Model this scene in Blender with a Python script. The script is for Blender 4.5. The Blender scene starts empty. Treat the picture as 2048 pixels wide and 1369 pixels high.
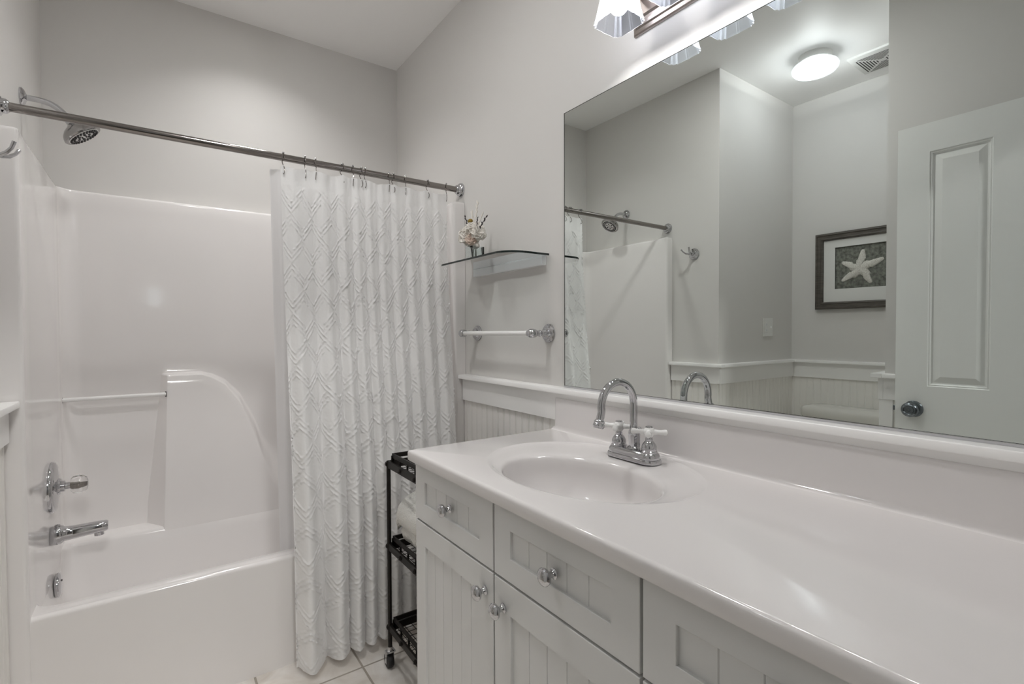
import bpy, bmesh, math, random
import numpy as np
from mathutils import Vector, Matrix
random.seed(7); rng = np.random.default_rng(7)
S = bpy.context.scene; COL = S.collection; PI = math.pi

# ------------------------------------------------------------------ camera
def make_camera():
    yaw, pitch, roll = 0.61925384, 0.02075797, -0.00414522
    F = Vector((math.sin(yaw)*math.cos(pitch), math.cos(yaw)*math.cos(pitch), -math.sin(pitch)))
    r0 = Vector((math.cos(yaw), -math.sin(yaw), 0)); u0 = r0.cross(F)
    r = r0*math.cos(roll)+u0*math.sin(roll); u = r.cross(F)
    cam = bpy.data.cameras.new('camera'); o = bpy.data.objects.new('camera', cam); COL.objects.link(o)
    cam.sensor_width = 36; cam.lens = 995.232/2048*36; cam.clip_start = 0.01
    m = Matrix((r, u, -F)).transposed().to_4x4(); m.translation = (-1.13, 0, 1.225)
    o.matrix_world = m; S.camera = o
make_camera()
# ------------------------------------------------------------------ world, exposure
W = bpy.data.worlds.new('world'); S.world = W; W.use_nodes = True
W.node_tree.nodes['Background'].inputs[0].default_value = (0.80, 0.90, 1.0, 1)
W.node_tree.nodes['Background'].inputs[1].default_value = 3.0
S.view_settings.view_transform = 'Standard'; S.view_settings.look = 'None'
S.view_settings.gamma = 1; S.view_settings.use_curve_mapping = False
S.view_settings.exposure = 0.41
S.cycles.max_bounces = 14; S.cycles.diffuse_bounces = 9; S.cycles.glossy_bounces = 8
S.cycles.transmission_bounces = 8; S.cycles.transparent_max_bounces = 12
S.cycles.sample_clamp_indirect = 4.0; S.cycles.caustics_reflective = False; S.cycles.caustics_refractive = False
S.cycles.use_denoising = True
VANITY_BULB = 125; CEIL_BULB = 450; CAN_LENS = 165; HALL_FILL = 85; DISC_LENS = 125

# ------------------------------------------------------------------ materials
def principled(name, col, rough=.5, metal=0, spec=.5, coat=0, **kw):
    m = bpy.data.materials.new(name); m.use_nodes = True
    b = m.node_tree.nodes['Principled BSDF']
    b.inputs['Base Color'].default_value = (*col, 1); b.inputs['Roughness'].default_value = rough
    b.inputs['Metallic'].default_value = metal; b.inputs['Specular IOR Level'].default_value = spec
    b.inputs['Coat Weight'].default_value = coat; b.inputs['Coat Roughness'].default_value = .03
    for k, v in kw.items(): b.inputs[k].default_value = v
    return m
def bump(m, scale, strength, dist=.002, stretch=(1, 1, 1), detail=3, colvar=None):
    nt = m.node_tree; b = nt.nodes['Principled BSDF']
    tc = nt.nodes.new('ShaderNodeTexCoord'); mp = nt.nodes.new('ShaderNodeMapping')
    mp.inputs['Scale'].default_value = stretch
    n = nt.nodes.new('ShaderNodeTexNoise'); n.inputs['Scale'].default_value = scale; n.inputs['Detail'].default_value = detail
    bp = nt.nodes.new('ShaderNodeBump'); bp.inputs['Strength'].default_value = strength; bp.inputs['Distance'].default_value = dist
    nt.links.new(tc.outputs['Object'], mp.inputs[0]); nt.links.new(mp.outputs[0], n.inputs['Vector'])
    nt.links.new(n.outputs['Fac'], bp.inputs['Height']); nt.links.new(bp.outputs[0], b.inputs['Normal'])
    if colvar:
        r = nt.nodes.new('ShaderNodeValToRGB')
        r.color_ramp.elements[0].position = .3; r.color_ramp.elements[1].position = .7
        r.color_ramp.elements[0].color = (*colvar[0], 1); r.color_ramp.elements[1].color = (*colvar[1], 1)
        nt.links.new(n.outputs['Fac'], r.inputs[0]); nt.links.new(r.outputs[0], b.inputs['Base Color'])
    return m
M = {}
M['wall'] = bump(principled('wall_paint', (.66, .647, .628), .55, spec=.4), 220, .05, .001)
M['ceiling'] = bump(principled('ceiling_paint', (.90, .895, .885), .6), 160, .06, .001)
M['trim'] = principled('trim_paint', (.86, .855, .845), .35)
M['bead'] = principled('beadboard_paint', (.84, .825, .795), .4)
M['tub'] = principled('tub_gelcoat', (.82, .80, .79), .10, coat=.4)
M['ctop'] = principled('cultured_marble', (.735, .712, .706), .12, coat=.3)
M['cab'] = principled('cabinet_paint', (.70, .70, .69), .42)
M['chrome'] = principled('chrome', (.56, .56, .575), .05, 1)
M['chrome_shade'] = principled('grey_chrome', (.36, .35, .345), .08, 1)  # darker copy of the chrome: the shower head's dark reflections put into the colour
M['nickel'] = principled('polished_nickel', (.27, .25, .235), .14, 1)
M['brushed'] = principled('brushed_nickel', (.42, .37, .35), .28, 1)
M['knobmetal'] = principled('dark_satin_nickel', (.20, .22, .24), .22, 1)
M['mirror'] = principled('mirror_silver', (.77, .81, .787), .0, 1)
M['black'] = bump(principled('black_metal', (.018, .015, .013), .45, .6), 60, .1)
M['rubber'] = principled('black_rubber', (.012, .012, .013), .5)
M['dark'] = principled('dark_gap', (.02, .018, .016), .7)
M['porcelain'] = principled('white_porcelain', (.82, .82, .81), .08, coat=.5)
M['toilet'] = principled('toilet_ceramic', (.70, .69, .65), .12, coat=.4)
M['plastic'] = principled('white_plastic', (.74, .74, .72), .35)
M['shelfplastic'] = principled('frosted_strip', (.74, .76, .77), .25)
M['edge'] = principled('green_glass_edge', (.01, .018, .016), .08)
M['frame'] = bump(principled('dark_frame_wood', (.07, .06, .05), .5), 14, .25, .002, (1, 1, 8), 5, ((.045, .038, .031), (.10, .088, .074)))
M['mat'] = principled('white_mat', (.70, .70, .68), .8)
M['art'] = bump(principled('mottled_grey_paper', (.1, .1, .09), .8), 55, .2, .002, (1, 1, 1), 8, ((.07, .074, .062), (.25, .258, .225)))
M['star'] = bump(principled('starfish', (.72, .70, .64), .8), 160, .6, .004, (1, 1, 1), 4, ((.52, .50, .45), (.76, .75, .70)))
M['towel'] = bump(principled('terry_towel', (.86, .85, .81), .95, spec=.1), 260, 1.0, .006)
M['petal'] = principled('white_petal', (.80, .77, .72), .8, spec=.2)
M['petal_blush'] = principled('blush_petal', (.72, .60, .52), .8, spec=.2)
M['mustard'] = bump(principled('mustard_flower', (.24, .16, .02), .8), 300, .8)
M['twig'] = principled('dark_twig', (.03, .022, .025), .8)
M['stem'] = principled('grey_green_stem', (.14, .14, .11), .7)
M['door'] = bump(principled('door_paint', (.82, .83, .81), .34), 26, .22, .0015, (1, 6, .45), 4)
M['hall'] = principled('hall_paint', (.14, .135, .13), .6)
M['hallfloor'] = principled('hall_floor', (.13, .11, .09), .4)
M['acrylic'] = principled('clear_acrylic', (1, 1, 1), .02, **{'Transmission Weight': 1.0, 'IOR': 1.49})

def mix_mat(name, a, b, fac):
    """thin sheets: a Transparent/Translucent blend"""
    m = bpy.data.materials.new(name); m.use_nodes = True; nt = m.node_tree; nt.nodes.clear()
    out = nt.nodes.new('ShaderNodeOutputMaterial'); mx = nt.nodes.new('ShaderNodeMixShader')
    def mk(spec):
        k, c, r = spec
        n = nt.nodes.new(k); n.inputs[0].default_value = (*c, 1)
        if r is not None: n.inputs['Roughness'].default_value = r
        return n
    A, B = mk(a), mk(b)
    if fac == 'fresnel':
        f = nt.nodes.new('ShaderNodeFresnel'); f.inputs[0].default_value = 1.5; nt.links.new(f.outputs[0], mx.inputs[0])
    else: mx.inputs[0].default_value = fac
    nt.links.new(A.outputs[0], mx.inputs[1]); nt.links.new(B.outputs[0], mx.inputs[2]); nt.links.new(mx.outputs[0], out.inputs[0])
    return m
T, G, L, D = 'ShaderNodeBsdfTransparent', 'ShaderNodeBsdfGlossy', 'ShaderNodeBsdfTranslucent', 'ShaderNodeBsdfDiffuse'
M['glass'] = mix_mat('thin_clear_glass', (T, (.93, .96, .955), None), (G, (1, 1, 1), .02), 'fresnel')
M['curtain'] = mix_mat('white_cotton', (D, (.90, .897, .893), None), (L, (.88, .877, .873), None), .18)
M['liner'] = mix_mat('vinyl_liner', (D, (.78, .77, .78), None), (L, (.8, .8, .8), None), .5)
M['shade'] = mix_mat('frosted_glass_shade', (L, (.86, .88, .92), None), (T, (.95, .95, 1), None), .12)
M['lens'] = mix_mat('frosted_lens', (L, (.62, .64, .66), None), (T, (.95, .97, 1), None), .30)
def emit(name, col, s):
    m = bpy.data.materials.new(name); m.use_nodes = True; nt = m.node_tree; nt.nodes.clear()
    out = nt.nodes.new('ShaderNodeOutputMaterial'); e = nt.nodes.new('ShaderNodeEmission')
    e.inputs[0].default_value = (*col, 1); e.inputs[1].default_value = s; nt.links.new(e.outputs[0], out.inputs[0]); return m
M['bulb'] = emit('vanity_bulb_glow', (1, .99, .975), VANITY_BULB)
M['bulb2'] = emit('ceiling_bulb_glow', (.98, .99, 1), CEIL_BULB)
M['can'] = emit('downlight_glow', (1, .985, .97), CAN_LENS)

M['disc'] = emit('disc_light_glow', (1, .99, .975), DISC_LENS)
M['hallglobe'] = emit('hall_globe_glow', (1, .99, .975), HALL_FILL)

def tile_mat():
    m = principled('beige_floor_tile', (.5, .47, .43), .35); nt = m.node_tree; b = nt.nodes['Principled BSDF']
    tc = nt.nodes.new('ShaderNodeTexCoord'); mp = nt.nodes.new('ShaderNodeMapping')
    mp.inputs['Location'].default_value = (TILE_OFF[0], TILE_OFF[1], 0)
    br = nt.nodes.new('ShaderNodeTexBrick'); br.offset = 0; br.inputs['Scale'].default_value = 1
    br.inputs['Brick Width'].default_value = .33; br.inputs['Row Height'].default_value = .33
    br.inputs['Mortar Size'].default_value = .004; br.inputs['Mortar Smooth'].default_value = .2
    br.inputs['Mortar'].default_value = (.40, .36, .31, 1)
    n = nt.nodes.new('ShaderNodeTexNoise'); n.inputs['Scale'].default_value = 9; n.inputs['Detail'].default_value = 6; n.inputs['Distortion'].default_value = .8
    r = nt.nodes.new('ShaderNodeValToRGB'); r.color_ramp.elements[0].position = .32; r.color_ramp.elements[1].position = .68
    r.color_ramp.elements[0].color = (.66, .61, .55, 1); r.color_ramp.elements[1].color = (.85, .82, .785, 1)
    nt.links.new(tc.outputs['Object'], mp.inputs[0]); nt.links.new(mp.outputs[0], br.inputs['Vector']); nt.links.new(tc.outputs['Object'], n.inputs['Vector'])
    nt.links.new(n.outputs['Fac'], r.inputs[0]); nt.links.new(r.outputs[0], br.inputs['Color1']); nt.links.new(r.outputs[0], br.inputs['Color2'])
    nt.links.new(br.outputs['Color'], b.inputs['Base Color'])
    bp = nt.nodes.new('ShaderNodeBump'); bp.inputs['Strength'].default_value = .6; bp.inputs['Distance'].default_value = .002; bp.invert = True
    nt.links.new(br.outputs['Fac'], bp.inputs['Height']); nt.links.new(bp.outputs[0], b.inputs['Normal'])
    return m
TILE_OFF = (0.681, -1.716)
M['tile'] = tile_mat()

# ------------------------------------------------------------------ mesh helpers (all coordinates are world metres)
class MB:
    def __init__(s): s.v = []; s.f = []
    def add(s, vs, fs):
        o = len(s.v); s.v += [tuple(p) for p in vs]; s.f += [tuple(i+o for i in f) for f in fs]; return s
    def box(s, a, b):
        x0, x1 = sorted((a[0], b[0])); y0, y1 = sorted((a[1], b[1])); z0, z1 = sorted((a[2], b[2]))
        return s.add([(x0,y0,z0),(x1,y0,z0),(x1,y1,z0),(x0,y1,z0),(x0,y0,z1),(x1,y0,z1),(x1,y1,z1),(x0,y1,z1)],
                     [(0,3,2,1),(4,5,6,7),(0,1,5,4),(1,2,6,5),(2,3,7,6),(3,0,4,7)])
    def loft(s, loops, closed=True, cap0=False, cap1=False):
        n = len(loops[0]); o = len(s.v)
        for l in loops: s.v += [tuple(p) for p in l]
        for i in range(len(loops)-1):
            for j in range(n if closed else n-1):
                k = (j+1) % n
                s.f.append((o+i*n+j, o+i*n+k, o+(i+1)*n+k, o+(i+1)*n+j))
        if cap0: s.f.append(tuple(o+j for j in range(n))[::-1])
        if cap1: s.f.append(tuple(o+(len(loops)-1)*n+j for j in range(n)))
        return s
    def tube(s, pts, r, n=12, cap=True):
        pts = [Vector(p) for p in pts]; rs = r if isinstance(r, (list, tuple)) else [r]*len(pts)
        t = (pts[1]-pts[0]).normalized(); a = t.orthogonal().normalized(); loops = []
        for i, p in enumerate(pts):
            t2 = ((pts[min(i+1, len(pts)-1)]-pts[max(i-1, 0)])).normalized()
            a = (a - t2*a.dot(t2)).normalized(); b = t2.cross(a)
            loops.append([p+(a*math.cos(2*PI*k/n)+b*math.sin(2*PI*k/n))*rs[i] for k in range(n)])
        return s.loft(loops, True, cap, cap)
    def lathe(s, org, axis, prof, n=24, sx=1.0):
        """prof: (distance along axis, radius)"""
        ax = Vector(axis).normalized(); a = ax.orthogonal().normalized() if abs(ax.z) > .9 else ax.cross(Vector((0, 0, 1))).normalized()
        b = ax.cross(a); o = Vector(org)
        loops = [[o+ax*d+(a*math.cos(2*PI*k/n)*sx+b*math.sin(2*PI*k/n))*r for k in range(n)] for d, r in prof]
        return s.loft(loops, True, prof[0][1] > 1e-5, prof[-1][1] > 1e-5)
    def sphere(s, c, r, n=16, m=10, sc=(1, 1, 1)):
        loops = [[(c[0]+r*sc[0]*math.sin(PI*i/m)*math.cos(2*PI*k/n), c[1]+r*sc[1]*math.sin(PI*i/m)*math.sin(2*PI*k/n), c[2]+r*sc[2]*math.cos(PI*i/m)) for k in range(n)] for i in range(m+1)]
        return s.loft(loops[::-1])
    def prism(s, poly, axis, a, b):
        """extrude a 2-D polygon along an axis: the two other axes in order"""
        def P(p, t):
            q = list(p); q.insert(axis, t); return tuple(q)
        return s.loft([[P(p, a) for p in poly], [P(p, b) for p in poly]], True, True, True)
def arc(cx, cy, r, a0, a1, n):
    return [(cx+r*math.cos(math.radians(a0+(a1-a0)*i/n)), cy+r*math.sin(math.radians(a0+(a1-a0)*i/n))) for i in range(n+1)]
def obj(name, mb, mat, parent=None, smooth=False, bevel=0, seg=2, solid=0, angle=40):
    me = bpy.data.meshes.new(name)
    v = np.array(mb.v, dtype=float); lo, hi = v.min(0), v.max(0)
    c = np.array([(lo[0]+hi[0])/2, (lo[1]+hi[1])/2, lo[2]])
    me.from_pydata((v-c).tolist(), [], mb.f); me.update()
    bm = bmesh.new(); bm.from_mesh(me); bmesh.ops.remove_doubles(bm, verts=bm.verts, dist=1e-6)
    bmesh.ops.recalc_face_normals(bm, faces=bm.faces); bm.to_mesh(me); bm.free()
    me.materials.append(M[mat])
    o = bpy.data.objects.new(name, me); COL.objects.link(o)
    pw = Vector((0, 0, 0)); p = parent
    while p: pw += p.location; p = p.parent
    o.location = Vector(c)-pw
    if parent: o.parent = parent
    if smooth:
        me.shade_smooth()
        if angle < 180: me.set_sharp_from_angle(angle=math.radians(angle))
    if solid:
        md = o.modifiers.new('thickness', 'SOLIDIFY'); md.thickness = solid; md.offset = 0
    if bevel:
        md = o.modifiers.new('bevel', 'BEVEL'); md.width = bevel; md.segments = seg; md.limit_method = 'ANGLE'; md.angle_limit = math.radians(40)
        if not smooth: me.shade_smooth()
        md.harden_normals = True
    return o
def tag(o, label, cat, group=None):
    o['label'] = label; o['category'] = cat
    if group: o['group'] = group
    return o
def thing(name, loc, label, cat, group=None):
    o = bpy.data.objects.new(name, None); COL.objects.link(o); o.location = loc; o.empty_display_size = .05
    return tag(o, label, cat, group)
def struct(name, mb, mat, parent=None, **k):
    o = obj(name, mb, mat, parent, **k)
    if not parent: o['kind'] = 'structure'
    return o
def B(*ab):
    m = MB()
    for a, b in ab: m.box(a, b)
    return m

# ------------------------------------------------------------------ room shell
XL, YB, ZC = -1.49, 2.708, 2.712       # left wall, back wall, ceiling
XN, YN0, YN1 = -2.345, .83, 1.63       # toilet nook
YD = .045                               # wall with the doorway
struct('floor', B(((-2.45, -.04, -.08), (.1, 2.81, 0))), 'tile')
cnx, cny, cnr = -.74, 2.27, .075       # the recessed light's hole in the ceiling
struct('ceiling', B(((-2.45, -.04, ZC), (.1, cny-cnr, ZC+.12)), ((-2.45, cny+cnr, ZC), (.1, 2.81, ZC+.12)), ((-2.45, cny-cnr, ZC), (cnx-cnr, cny+cnr, ZC+.12)), ((cnx+cnr, cny-cnr, ZC), (.1, cny+cnr, ZC+.12))), 'ceiling')
struct('wall_right', B(((0, -.04, 0), (.1, 2.81, ZC))), 'wall')
struct('wall_back', B(((-1.59, YB, 0), (0, YB+.1, ZC))), 'wall')
struct('wall_left', B(((XL-.1, YN1, 0), (XL, YB, ZC))), 'wall')
struct('wall_nook_side', B(((XN-.1, YN1, 0), (XL-.1, YN1+.1, ZC))), 'wall')
struct('wall_nook_far', B(((XN-.1, YN0-.1, 0), (XN, YN1, ZC))), 'wall')
struct('wall_partition', B(((XN, YN0-.1, 0), (XL-.1, YN0, ZC)), ((XL-.1, -.04, 0), (XL, YN0, ZC))), 'wall')
DX0, DX1, DZ = -1.425, -.705, 2.065
struct('wall_front', B(((XL, -.04, 0), (DX0, YD, ZC)), ((DX1, -.04, 0), (0, YD, ZC)), ((DX0, -.04, DZ), (DX1, YD, ZC))), 'wall')
# hallway outside the doorway, with a small window at its end
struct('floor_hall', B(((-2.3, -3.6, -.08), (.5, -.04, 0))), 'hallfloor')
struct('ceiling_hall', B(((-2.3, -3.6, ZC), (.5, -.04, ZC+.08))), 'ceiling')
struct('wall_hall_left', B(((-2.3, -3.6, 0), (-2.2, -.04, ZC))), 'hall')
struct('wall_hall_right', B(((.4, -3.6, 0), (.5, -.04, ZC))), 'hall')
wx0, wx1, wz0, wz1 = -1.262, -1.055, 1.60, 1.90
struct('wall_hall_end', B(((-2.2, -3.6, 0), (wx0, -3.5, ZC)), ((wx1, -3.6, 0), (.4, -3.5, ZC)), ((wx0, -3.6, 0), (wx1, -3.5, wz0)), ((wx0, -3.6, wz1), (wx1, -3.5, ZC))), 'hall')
win = struct('window_1', B(((wx0, -3.58, wz0), (wx0+.03, -3.52, wz1)), ((wx1-.03, -3.58, wz0), (wx1, -3.52, wz1)), ((wx0, -3.58, wz0), (wx1, -3.52, wz0+.03)), ((wx0, -3.58, wz1-.03), (wx1, -3.52, wz1)),
       *[((wx0, -3.57, wz0+.30*k/3-.008), (wx1, -3.53, wz0+.30*k/3+.008)) for k in (1, 2)]), 'trim')
struct('pane', B(((wx0+.02, -3.553, wz0+.02), (wx1-.02, -3.549, wz1-.02))), 'glass', win)
hall_fill = thing('ceiling_light', (-1.0, -1.5, ZC), 'large round flush lamp on the hallway ceiling outside the doorway', 'ceiling light')  # added lamp, only there to send fill light through the doorway
obj('base', MB().lathe((-1.0, -1.5, ZC), (0, 0, -1), [(0, .2), (.03, .2), (.03, 0)], 36), 'plastic', hall_fill, smooth=True)
obj('globe', MB().lathe((-1.0, -1.5, ZC-.03), (0, 0, -1), [(0, .19), (.03, .18), (.06, .13), (.075, .07), (.08, 0)], 36), 'hallglobe', hall_fill, smooth=True)
# door casing on the bathroom side
struct('trim_1', B(((DX0-.055, YD, 0), (DX0, YD+.015, DZ+.06)), ((DX1, YD, 0), (DX1+.06, YD+.010, DZ+.06)), ((DX0, YD, DZ), (DX1, YD+.015, DZ+.06))), 'trim')

# wainscot: beadboard + chair rail (cap and flat apron), one run per wall
def frame_pt(o, d, nrm):      # along d, out from the wall nrm
    return lambda t, q, z: (o[0]+d[0]*t+nrm[0]*q, o[1]+d[1]*t+nrm[1]*q, z)
def beadboard(name, o, d, nrm, L, z0=.12, z1=.925, g=.0055):
    P = frame_pt(o, d, nrm); prof = [(0, 0), (0, .009)]; t = .02
    while t < L-.02:
        prof += [(t-.0022, .009), (t-.0005, g), (t+.0012, .0088), (t+.0042, .0088), (t+.006, g), (t+.0078, .009)]; t += .041
    prof += [(L, .009), (L, 0)]
    mb = MB(); mb.loft([[P(a, b, z0) for a, b in prof], [P(a, b, z1) for a, b in prof]], True, False, True)
    mb.box(P(0, 0, 0), P(L, .014, .125))
    return struct(name, mb, 'bead')
def chair_rail(name, o, d, nrm, L, e0=0, e1=0, cap_e0=None, cap_e1=None):
    P = frame_pt(o, d, nrm); mb = MB()
    c0 = e0 if cap_e0 is None else cap_e0; c1 = e1 if cap_e1 is None else cap_e1
    mb.box(P(-e0, 0, .921), P(L+e1, .020, 1.018))
    prof = [(0, 1.0166), (.041, 1.0166), (.0425, 1.018), (.0425, 1.0325), (.0405, 1.0352), (0, 1.0355)]
    mb.loft([[P(-c0, a, z) for a, z in prof], [P(L+c1, a, z) for a, z in prof]], True, True, True)
    return struct(name, mb, 'trim', bevel=.0015, seg=1)
YT = 1.945     # front plane of the tub unit
runs = [((0, YT-.004), (0, -1), (-1, 0), YT-.004-YD, 0, 0), ((XL, YT-.006), (0, -1), (1, 0), YT-.006-YN1, 0, .043),
        ((XL, YN1), (-1, 0), (0, -1), XL-XN, .043, 0), ((XN, YN1), (0, -1), (1, 0), YN1-YN0, 0, 0),
        ((XN, YN0), (1, 0), (0, 1), XL-XN, 0, .043), ((XL, YN0), (0, -1), (1, 0), YN0-YD-.016, .043, 0)]
for i, (o, d, n, L_, e0, e1) in enumerate(runs):
    chair_rail(f'trim_{2+i}', o, d, n, L_, 0, .02 if e1 else 0, 0, e1)
    beadboard(f'trim_{8+i}', o, d, n, L_, g=.0075 if i == 3 else .0055)
struct('trim_14', B(((XL, YN0-.035, .1), (XL+.016, YN0+.016, .925)), ((XL-.035, YN0, .1), (XL, YN0+.016, .925))), 'trim', bevel=.001, seg=1)

# ------------------------------------------------------------------ bathtub with one-piece surround
tub = thing('bathtub', (-.75, 2.3, 0), 'white moulded bathtub with glossy one-piece surround filling the end of the room', 'bathtub')
IL, IR, IB, ZR, ZT = -1.439, -.057, 2.655, .4055, 1.803
def sstep(t): t = max(0., min(1., t)); return t*t*(3-2*t)
ZTOP = [(-2, 1.053), (-.97, 1.053), (-.93, 1.042), (-.88, 1.016), (-.82, .952), (-.76, .832), (-.728, .745), (-.69, .69), (-.6, .66), (1, .66)]
WTOP = [(-2, .014), (-.97, .016), (-.88, .03), (-.82, .055), (-.76, .10), (-.728, .14), (-.66, .22), (-.55, .25), (1, .25)]
def lerp_tab(tab, x):
    xs = [a for a, _ in tab]; ys = [b for _, b in tab]; return float(np.interp(x, xs, ys))
def Dfront(z): return max(.028, .0998-(z-ZR)*.108)
def surround():
    mb = MB(); rows = []
    r = .065
    # column descriptors: function (z-row param) -> point
    def colz(zt, w, k):            # row k -> z
        n1, n2, n3 = 14, 10, 16
        if k <= n1: return ZR-.06+(zt-w-ZR+.06)*k/n1
        if k <= n1+n2: return zt-w+w*(k-n1)/n2
        return zt+(ZT-.012-zt)*(k-n1-n2)/n3
    NR = 41
    cols = []
    def simple(x, y):
        cols.append(lambda k, x=x, y=y: (x, y, colz(1.053, .014, k)))
    for x in (XL+.0005, -1.470, -1.452): simple(x, YT)
    for a, b in arc(IL-.012, YT+.012, .012, -90, 0, 6): simple(a, b)
    for i in range(1, 8): simple(IL, YT+.012+(IB-r-YT-.012)*i/8)
    for a, b in arc(IL+r, IB-r, r, 180, 90, 12): simple(a, b)
    xa, xe = IL+r, IR-r
    def bx(k, seg, t):
        z0 = colz(1.053, .014, k)
        f = -1.117+(z0-.4)*.032; bk = f-.060*max(0, min(1, Dfront(z0)/.09))
        if seg == 0: return xa+(bk-xa)*t
        if seg == 1: return bk+(f-bk)*t
        if seg == 2: return f+(-.55-f)*t
        return -.55+(xe+.55)*t
    def back(seg, t):
        def fn(k):
            x = bx(k, seg, t)
            zt, w = (1.053, .014) if seg < 2 else (lerp_tab(ZTOP, x), lerp_tab(WTOP, x))
            z = colz(zt, w, k)
            dz = Dfront(z)*(1-sstep((z-(zt-w))/w))
            d = 0 if seg == 0 else dz*(t if seg == 1 else 1)
            return (x, IB-d, z)
        cols.append(fn)
    for i in range(1, 13): back(0, i/12)
    for i in range(1, 7): back(1, i/6)
    for i in range(1, 61): back(2, i/60)
    for i in range(1, 13): back(3, i/12)
    for a, b in arc(IR-r, IB-r, r, 90, 0, 12)[1:]: simple(a, b)
    for i in range(1, 8): simple(IR, IB-r+(YT+.012-IB+r)*i/8)
    for a, b in arc(IR+.012, YT+.012, .012, 180, 270, 6): simple(a, b)
    for x in (-.03, -.015, -.001): simple(x, YT)
    loops = [[c(k) for c in cols] for k in range(NR)]
    # rounded top, running back to the walls
    last = loops[-1]
    def off(p, q, z):
        x, y, _ = p; cx = min(max(x, IL+r), IR-r); cy = min(max(y, YT), IB-r)
        if y <= YT+.0121 and (x < IL+.001 or x > IR-.001):
            return (max(XL+.001, x-q*.2) if x < -1 else min(-.001, x+q*.2), min(y+q*.3, YT+.0121), z)
        dx, dy = x-cx, y-cy; l = math.hypot(dx, dy) or 1
        return (max(XL+.001, x+dx/l*q), min(YB-.001, y+dy/l*q), z) if x < -.7 else (min(-.001, x+dx/l*q), min(YB-.001, y+dy/l*q), z)
    for q, dz in ((.0015, .005), (.005, .0095), (.012, .012), (.03, .013), (.055, .013)): loops.append([off(p, q, ZT-.012+dz) for p in last])
    mb.loft(loops, False)
    o = obj('surround', mb, 'tub', tub, smooth=True, angle=50)
    return loops[0]
base = surround()
def rrect(x0, x1, y0, y1, r, z, n=10, rf=None):
    """rounded rectangle, counter-clockwise from the front left; r back corners, rf front corners"""
    rf = r if rf is None else rf; pts = []
    pts += [(x0+rf+(x1-x0-2*rf)*i/40, y0) for i in range(41)]
    pts += arc(x1-rf, y0+rf, rf, -90, 0, n)[1:]
    pts += [(x1, y0+rf+(y1-r-y0-rf)*i/16) for i in range(1, 17)]
    pts += arc(x1-r, y1-r, r, 0, 90, n)[1:]
    pts += [(x1-r+(x0-x1+2*r)*i/40, y1) for i in range(1, 41)]
    pts += arc(x0+r, y1-r, r, 90, 180, n)[1:]
    pts += [(x0, y1-r+(y0+rf-y1+r)*i/16) for i in range(1, 17)]
    pts += arc(x0+rf, y0+rf, rf, 180, 270, n)[1:-1]
    return [(a, b, z) for a, b in pts]
def basin():
    mb = MB(); yf = YT+.0195
    x0, x1, y0, y1 = IL, -.075, 2.022, 2.560
    lo = [rrect(IL-.003, IR+.003, yf+.002, yf+.8, .06, ZR-.0004, rf=.003)] if False else [rrect(IL-.003, IR+.003, yf, IB+.003, .06, ZR, rf=.003), rrect(x0-.002, x1, y0-.012, y1+.008, .05, ZR, rf=.05)]
    lo += [rrect(x0-.002, x1-.006, y0-.004, y1, .05, ZR-.004, rf=.052), rrect(x0-.002, x1-.012, y0+.002, y1-.006, .055, ZR-.014, rf=.055)]
    for t in (.15, .3, .5, .7, .85, 1):
        lo.append(rrect(x0-.001+.015*t, x1-.014-.12*t*t, y0+.004+.045*t, y1-.008-.045*t, .06+.03*t, ZR-.02-.245*t, rf=.058+.04*t))
    bx0, bx1, by0, by1 = x0+.014, x1-.134, y0+.049, y1-.053
    for a in (25, 50, 75, 90):
        q = .06*(1-math.cos(math.radians(a))); h = .06*math.sin(math.radians(a))
        lo.append(rrect(bx0+q, bx1-q, by0+q, by1-q, .09, ZR-.265-h, rf=.09))
    lo.append(rrect(bx0+.3, bx1-.4, by0+.17, by1-.17, .03, ZR-.33, rf=.03))
    mb.loft(lo, True, False, True)
    obj('basin', mb, 'tub', tub, smooth=True, angle=60)
    mb = MB()
    prof = [(YT+.06, .02), (YT+.008, 0), (YT+.008, .385)] + [(a, b) for a, b in arc(YT+.022, ZR-.014, .014, 180, 90, 6)]
    mb.loft([[(x, a, b) for a, b in prof] for x in (IL-.004, -1.2, -.9, -.6, -.3, IR+.004)], False)
    obj('apron', mb, 'tub', tub, smooth=True)
    jl = [(XL+.0005, YT), (-1.470, YT), (-1.452, YT)]+arc(IL-.012, YT+.012, .012, -90, 0, 6)+[(IL, YT+.03)]
    jr = [(IR, YT+.03)]+arc(IR+.012, YT+.012, .012, 180, 270, 6)+[(-.03, YT), (-.001, YT)]
    for pl in (jl, jr):
        obj('jamb', MB().loft([[(x, y, z) for x, y in pl] for z in (0, .2, ZR-.06)], False), 'tub', tub, smooth=True)
    # moulded back wall above the deck line continues under it
basin()
bar = obj('towel_bar', MB().tube([(IL+.002, 2.612, .962), (-1.103, 2.612, .962)], .0085, 14), 'porcelain', tub, smooth=True)
obj('bar_socket', MB().box((IL+.0005, 2.607, .951), (IL+.003, 2.617, .973)), 'twig', bar)
obj('bar_socket', MB().box((-1.106, 2.607, .951), (-1.1015, 2.617, .973)), 'twig', bar)
ov = obj('overflow_plate', MB().lathe((IL+.004, 2.352, .335), (1, 0, .03), [(0, .040), (.007, .042), (.012, .040), (.0145, .034), (.0155, 0)], 32), 'chrome', tub, smooth=True)
obj('overflow_screw', MB().lathe((IL+.0195, 2.352, .350), (1, 0, .03), [(0, .004), (.002, .003), (.0022, 0)], 10), 'dark', ov)
obj('drain', MB().lathe((-1.20, 2.285, .079), (0, 0, 1), [(0, .036), (.003, .034), (.004, .02), (.002, 0)], 28), 'chrome', tub, smooth=True)

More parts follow.
